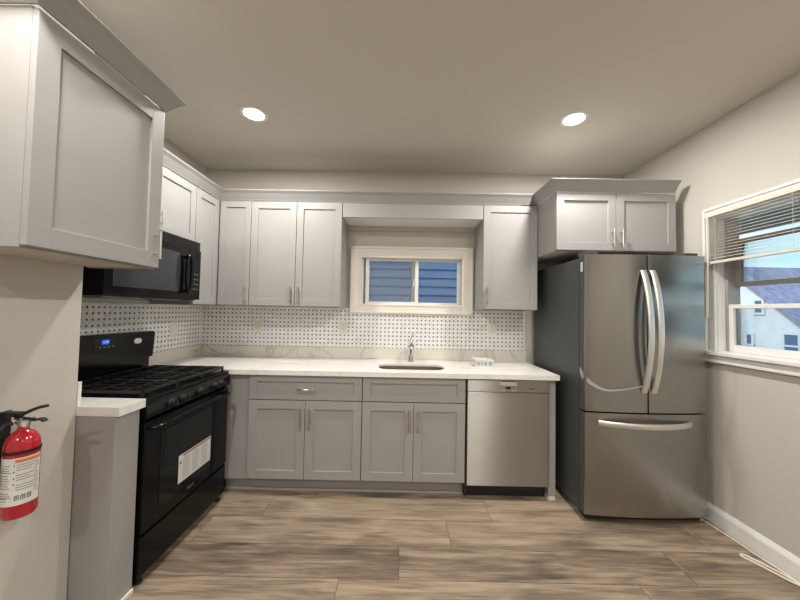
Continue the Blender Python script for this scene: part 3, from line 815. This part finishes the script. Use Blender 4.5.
# ------------------------------------------------------------------ refrigerator
RX0, RX1 = 1.222, 2.028
t = thing('refrigerator', ((RX0+RX1)/2, 2.55, 0), 'stainless steel french-door refrigerator with bottom freezer drawer', 'refrigerator')
obj('body', box(BM(), RX0+.003, RX1-.003, 2.200, 2.950, .045, 1.752, .006), 'fridge_side', t)
obj('gasket', box(BM(), RX0+.012, RX1-.012, 2.188, 2.1995, .10, 1.745), 'gasket', t)
RC, RH = (RX0+RX1)/2, (RX1-RX0)/2
def ff(x): return 2.128-.024*(1-((x-RC)/RH)**2)
def fdoor(a, c, z0, z1):
    b = BM(); n = 14; xs = [a+(c-a)*k/n for k in range(n+1)]
    fr = [(x, ff(x)) for x in xs]; e = .008
    fr[0] = (a, fr[0][1]+e); fr.insert(1, (a+.003, ff(a)+.002)); fr[-1] = (c, fr[-1][1]+e); fr.insert(-1, (c-.003, ff(c)+.002))
    prism(b, [(a, 2.1875)]+fr+[(c, 2.1875)], z0, z1, 'Z')
    for f in b.faces:
        ctr = f.calc_center_median()
        if abs(ctr.x-a) < .0008 or abs(ctr.x-c) < .0008: f.material_index = 1
    return b
SPL = 1.623
d1 = obj('door', fdoor(RX0, SPL-.003, .731, 1.768), ('steel_fr', 'fridge_side'), t, True)
d2 = obj('door', fdoor(SPL+.003, RX1, .731, 1.768), ('steel_fr', 'fridge_side'), t, True)
d3 = obj('freezer_drawer', fdoor(RX0, RX1, .062, .721), ('steel_fr', 'fridge_side'), t, True)
def sect_bar(pts, wv, hw, ht):
    """flat bar along pts; wv width direction"""
    b = BM(); rings = []; n = len(pts)
    for i, p in enumerate(pts):
        p = Vector(p); d = (Vector(pts[min(i+1, n-1)])-Vector(pts[max(i-1, 0)])).normalized()
        a = Vector(wv); nn = d.cross(a).normalized()
        rings.append([b.verts.new(p + a*hw*s*k + nn*ht*u*k2) for s, u, k, k2 in ((-1, -.5, 1, 1), (-.6, -1, 1, 1), (.6, -1, 1, 1), (1, -.5, 1, 1), (1, .5, 1, 1), (.6, 1, 1, 1), (-.6, 1, 1, 1), (-1, .5, 1, 1))])
    for A, B in zip(rings, rings[1:]):
        for k in range(8): b.faces.new((A[k], A[(k+1) % 8], B[(k+1) % 8], B[k]))
    b.faces.new(rings[0][::-1]); b.faces.new(rings[-1])
    return b
def vhandle(x, par):
    pts = []; n = 16
    for k in range(n+1):
        q = k/n; z = .862+q*(1.662-.862); pts.append((x, ff(x)-.003-.068*math.sin(PI*q)**.75, z))
    obj('handle', sect_bar(pts, (1, 0, 0), .0185, .008), 'steel_light', par, True)
vhandle(1.592, d1); vhandle(1.654, d2)
pts = []
for k in range(17):
    q = k/16; x = 1.305+q*.60; pts.append((x, ff(x)-.003-.060*math.sin(PI*q)**.7, .660))
obj('handle', sect_bar(pts, (0, 0, 1), .017, .009), 'steel_light', d3, True)
for x in (RX0+.02, RX1-.11): obj('hinge_cover', box(BM(), x, x+.09, 2.16, 2.25, 1.7685, 1.795, .004), 'fridge_side', t)
obj('kick_grille', box(BM(), RX0+.02, RX1-.02, 2.165, 2.1995, .014, .060, .003), 'black_matte', t)
for x in (RX0+.06, RX1-.06):
    for y in (2.24, 2.90): obj('roller_foot', lathe(BM(), [(.022, 0), (.022, .030), (.012, .0445)], (x, y, 0), seg=16), 'black_matte', t, True)
# energy label on the door edge
obj('edge_label', box(BM(), RX0-.0012, RX0-.0002, 2.150, 2.175, 1.655, 1.72), 'paper', d1)
# loose film wrapped across the left door
b = BM(); rows = []
n = 24
P0 = [(RX0-.004, 2.182, .99), (RX0-.006, 2.15, .965), (RX0+.012, ff(RX0)-.006, .93), (RX0+.10, ff(1.33)-.006, .868), (RX0+.20, ff(1.43)-.006, .872), (RX0+.30, ff(1.5)-.006, .892), (RX0+.37, ff(1.59)-.006, .905)]
for i, p in enumerate(P0):
    hgt = (.05, .05, .030, .016, .012, .010, .008)[i]
    rows.append([b.verts.new((p[0], p[1]-.002*(j % 2), p[2]+hgt*(j/3-.5))) for j in range(4)])
for A, B in zip(rows, rows[1:]):
    for j in range(3): b.faces.new((A[j], A[j+1], B[j+1], B[j]))
fo = obj('protective_film', b, 'film', d1, True)
fo.modifiers.new('smooth', 'SUBSURF').levels = 2; fo.modifiers['smooth'].render_levels = 2
md = fo.modifiers.new('thickness', 'SOLIDIFY'); md.thickness = .0006

# ------------------------------------------------------------------ fire extinguisher
ex, ey = -1.362, 1.166
t = thing('fire_extinguisher', (ex, ey, .62), 'red fire extinguisher with white instruction label hung on near left wall', 'fire extinguisher')
prof = [(.012, .618), (.041, .622), (.0465, .632), (.0465, .860), (.0450, .880), (.038, .900), (.027, .914), (.016, .922), (.014, .934)]
obj('cylinder', lathe(BM(), prof, (ex, ey, 0), seg=48), 'red', t, True)
def cyl_patch(a0, a1, z0, z1, r, th=.0004, n=16):
    b = BM(); g = []
    for k in range(n+1):
        a = a0+(a1-a0)*k/n; c, s = math.cos(a), math.sin(a)
        g.append([b.verts.new((ex+q*c, ey+q*s, z)) for q, z in ((r, z0), (r+th, z0), (r+th, z1), (r, z1))])
    for A, B in zip(g, g[1:]):
        for j in range(4): b.faces.new((A[j], A[(j+1) % 4], B[(j+1) % 4], B[j]))
    b.faces.new(g[0][::-1]); b.faces.new(g[-1])
    return b
lab = obj('instruction_label', cyl_patch(R(-152), R(28), .672, .835, .0468, n=28), 'paper', t, True)
obj('label_header', cyl_patch(R(-58), R(24), .819, .830, .0474, n=14), 'orange', lab, True)
def merge(bms):
    out = BM()
    for b in bms:
        me = bpy.data.meshes.new('tmp'); b.to_mesh(me); b.free(); out.from_mesh(me); bpy.data.meshes.remove(me)
    return out
ps = []
for k in range(15):
    z = .812-k*.0086
    if k not in (3, 10): ps.append(cyl_patch(R(-148), R(-148+62+random.random()*16), z-.0022, z, .0474, n=8))
    if k < 11 and k % 4 != 3: ps.append(cyl_patch(R(-54), R(-54+40+random.random()*22), z-.0022, z, .0474, n=8))
    if k < 13: ps.append(cyl_patch(R(2), R(12+random.random()*10), z-.0022, z, .0474, n=3))
obj('printed_text', merge(ps), 'ink', lab)
ps = [cyl_patch(R(-62), R(-59), z, z+.006, .0474, n=2) for z in (.806, .785, .762, .742)]
for a in (-56, -38, -20):
    q_ = [cyl_patch(R(a), R(a+13), .690, .692, .0474, n=3), cyl_patch(R(a), R(a+13), .704, .706, .0474, n=3), cyl_patch(R(a), R(a+2), .692, .704, .0474, n=1), cyl_patch(R(a+11), R(a+13), .692, .704, .0474, n=1), cyl_patch(R(a+5), R(a+8), .695, .703, .0474, n=1)]
    obj('printed_pictogram', merge(q_), 'ink_dark', lab)
for z_ in (.7865, .7005): obj('printed_rule', cyl_patch(R(-150), R(-66), z_, z_+.0015, .0474, n=10), 'ink_dark', lab)
for q_ in ps: obj('printed_bullet', q_, 'ink_dark', lab)
vb = BM(); lathe(vb, [(.013, .934), (.015, .937), (.015, .950), (.011, .954), (.011, .964)], (ex, ey, 0), seg=20); tube(vb, [(ex-.020, ey-.004, .948), (ex+.022, ey-.004, .948)], .0085, 12)
vl = obj('valve', vb, 'nickel', t, True)
obj('pressure_gauge', lathe(BM(), [(.014, 0), (.014, -.008), (.011, -.010)], (ex+.026, ey-.012, .948), 'Y', 20), 'nickel', vl, True)
obj('gauge_face', lathe(BM(), [(.010, 0), (.010, -.0006)], (ex+.026, ey-.0225, .948), 'Y', 16), 'paper', vl)
ring_pts = [(ex+.044+.012*math.cos(a), ey-.006, .961+.008*math.sin(a)) for a in [2*PI*k/16 for k in range(16)]]
obj('pin_ring', tube(BM(), ring_pts, .0012, 6, closed=True), 'nickel', vl, True)
obj('carry_handle', sect_bar([(ex-.026, ey, .962), (ex+.01, ey, .960), (ex+.045, ey, .958), (ex+.068, ey, .961), (ex+.078, ey, .954)], (0, 1, 0), .010, .004), 'black_matte', t, True)
obj('squeeze_lever', sect_bar([(ex-.030, ey, .970), (ex-.005, ey, .975), (ex+.025, ey, .990), (ex+.058, ey, 1.003), (ex+.079, ey, 1.007)], (0, 1, 0), .010, .005), 'black_matte', t, True)
b = BM(); tube(b, [(ex-.018, ey-.018, .948), (ex-.026, ey-.036, .946), (ex-.030, ey-.050, .925), (ex-.030, ey-.054, .88), (ex-.030, ey-.054, .80), (ex-.030, ey-.053, .70)], [.007, .008, .008, .008, .008, .009], 12)
obj('hose', b, 'black_matte', t, True)
b = BM(); box(b, WX+.0008, WX+.006, ey-.018, ey+.018, .66, .985, .001); box(b, WX+.006, ex-.008, ey-.010, ey+.010, .966, .984, .003)
br = obj('wall_bracket', b, 'black_matte', t)
obj('strap', cyl_patch(R(-200), R(160), .846, .858, .0469, .0012, n=40), 'black_matte', br, True)

t.location.z -= .009

# ------------------------------------------------------------------ blind
t = thing('window_blind', (XR-.04, (y0+y1)/2, 1.716), 'white horizontal blind partly raised in the right-hand window', 'blind')
BX = XR-.040
ya, yb = W2[0]-.05, 2.160
obj('headrail', box(BM(), BX-.014, BX+.016, ya, yb, 2.030, 2.058, .002), 'blind', t)
b = BM()
ns = 16
for k in range(ns):
    z = 2.018-k*.0190
    prism(b, [(BX-.0125, z-.0035), (BX, z+.0015), (BX+.0125, z+.0035), (BX+.0125, z+.0042), (BX, z+.0024), (BX-.0125, z-.0028)], ya+.004, yb-.004, 'Y')
obj('slats', b, 'blind', t)
obj('bottom_rail', box(BM(), BX-.012, BX+.012, ya+.004, yb-.004, 1.716, 1.730, .003), 'blind', t)
for y in (ya+.08, (ya+yb)/2, yb-.08): obj('ladder_cord', tube(BM(), [(BX-.0135, y, 2.03), (BX-.0135, y, 1.725)], .0009, 6), 'blind', t)
obj('tilt_wand', tube(BM(), [(BX-.020, yb-.035, 2.03), (BX-.024, yb-.035, 1.36)], .0055, 8), 'plastic_w', t, True)

# ------------------------------------------------------------------ cable on the floor
t = thing('white_cable', (2.0, 2.0, 0), 'cream cable looped on floor along the right baseboard', 'cable')
def smooth_pts(P, n=8):
    out = []; P = [Vector(p) for p in P]
    for i in range(len(P)-1):
        p0, p1, p2, p3 = P[max(i-1, 0)], P[i], P[i+1], P[min(i+2, len(P)-1)]
        for k in range(n):
            s = k/n; out.append(.5*((2*p1)+(-p0+p2)*s+(2*p0-5*p1+4*p2-p3)*s*s+(-p0+3*p1-3*p2+p3)*s**3))
    out.append(P[-1]); return out
cz = .0060
P = [(2.035, 2.185, cz+.002), (2.045, 2.14, cz), (2.055, 2.06, cz), (2.060, 1.96, cz), (2.062, 1.87, cz), (2.068, 1.80, cz), (2.072, 1.74, cz), (2.060, 1.68, cz), (2.040, 1.70, cz+.001), (2.015, 1.76, cz), (1.985, 1.83, cz), (1.965, 1.865, cz), (1.972, 1.882, cz), (1.995, 1.872, cz), (2.030, 1.80, cz), (2.050, 1.73, cz+.004), (2.070, 1.64, cz+.001), (2.070, 1.50, cz), (2.066, 1.30, cz)]
obj('cord', tube(BM(), smooth_pts(P), .0058, 8), 'cable', t, True)
obj('plug', box(BM(), 2.022, 2.046, 2.180, 2.212, .0, .014, .003), 'cable', t)

# ------------------------------------------------------------------ outside
def siding(F, u0, u1, v0, v1, step, th=.02):
    b = BM(); z = v0
    while z < v1-1e-4:
        zt = min(z+step, v1)
        if F.k == 'S':
            prism(b, [(F.p, z), (F.p-th, z), (F.p-.004, zt), (F.p, zt)], u0, u1, 'X')
        z += step
    return b
FH = Face('S', 4.75)
t = thing('neighbour_house', (.1, 5.2, -3), 'blue-sided neighbouring house right outside the window over sink', 'house')
obj('wall', box(BM(), -3.5, 3.5, 4.75, 8.0, -3, 4.2), 'siding_b', t)
b = siding(FH, -3.5, 3.5, -3.0, 4.2, .128); obj('lap_siding', b, 'siding_b', t)
obj('roof', prism(BM(), [(4.45, 4.2), (6.4, 6.0), (8.3, 4.2)], -3.7, 3.7, 'X'), 'shingle', t)

M['house_pane'] = pmat('distant window glass', (.10, .17, .30), .3, noise=.05)
HX = 12.0
def RK(y): return 2.286+(y-10.784)*.91
t = thing('white_house', (HX+3, 8.5, -3), 'white gabled house with grey roof seen through the right window', 'house')
b = BM(); prism(b, [(6.6, -3), (14.6, -3), (14.6, .8), (11.6, RK(11.6)), (6.6, RK(6.6))], HX, HX+5, 'X'); obj('wall', b, 'siding_w', t)
b = BM(); prism(b, [(11.6, RK(11.6)), (11.6, RK(11.6)+.16), (6.2, RK(6.2)+.16), (6.2, RK(6.2))], HX-.22, HX+5, 'X'); prism(b, [(11.6, RK(11.6)), (14.9, .7), (14.9, .86), (11.6, RK(11.6)+.16)], HX-.22, HX+5, 'X')
obj('gable_roof', b, 'shingle', t)
b = BM(); prism(b, [(HX+1.0, RK(11)-2.5), (HX+1.0, RK(11)-2.2), (HX+4.5, 2.62), (HX+8, .2)], 2.0, 11.5, 'Y')
obj('main_roof', b, 'shingle', t)
def hwin(y, z, w_, h):
    f = obj('window', (lambda q: (frame_ring(q, FaceW('W', HX), y-w_/2, y+w_/2, z-h/2, z+h/2, .08, .005, .05, .0), box(q, HX-.04, HX-.005, y-w_/2, y+w_/2, z-.03, z+.03), q)[2])(BM()), 'white', t)
    obj('pane', box(BM(), HX-.025, HX-.008, y-w_/2+.07, y+w_/2-.07, z-h/2+.07, z+h/2-.07), 'house_pane', f)
hwin(10.72, 1.72, .36, .55); hwin(9.84, .50, .50, .85); hwin(11.02, .42, .30, .85)
def tree(x, y, z, r, label):
    b = BM(); bmesh.ops.create_icosphere(b, subdivisions=3, radius=r)
    for v in b.verts: v.co *= 1+.22*math.sin(v.co.x*5)*math.cos(v.co.y*6)+random.uniform(-.06, .06); v.co.z *= .7
    bmesh.ops.translate(b, verts=b.verts, vec=(x, y, z))
    tt = thing('tree', (x, y, -3), label, 'tree', 'trees beyond the white house')
    obj('crown', b, 'foliage', tt, True)
    obj('trunk', tube(BM(), [(x, y, -3), (x, y, z)], .25, 8), 'foliage', tt)
tree(30, 25.0, 2.2, 2.8, 'bushy distant tree behind the white house roof')
struct('ground', box(BM(), -40, 60, -40, 60, -3.2, -3.0), 'lawn')
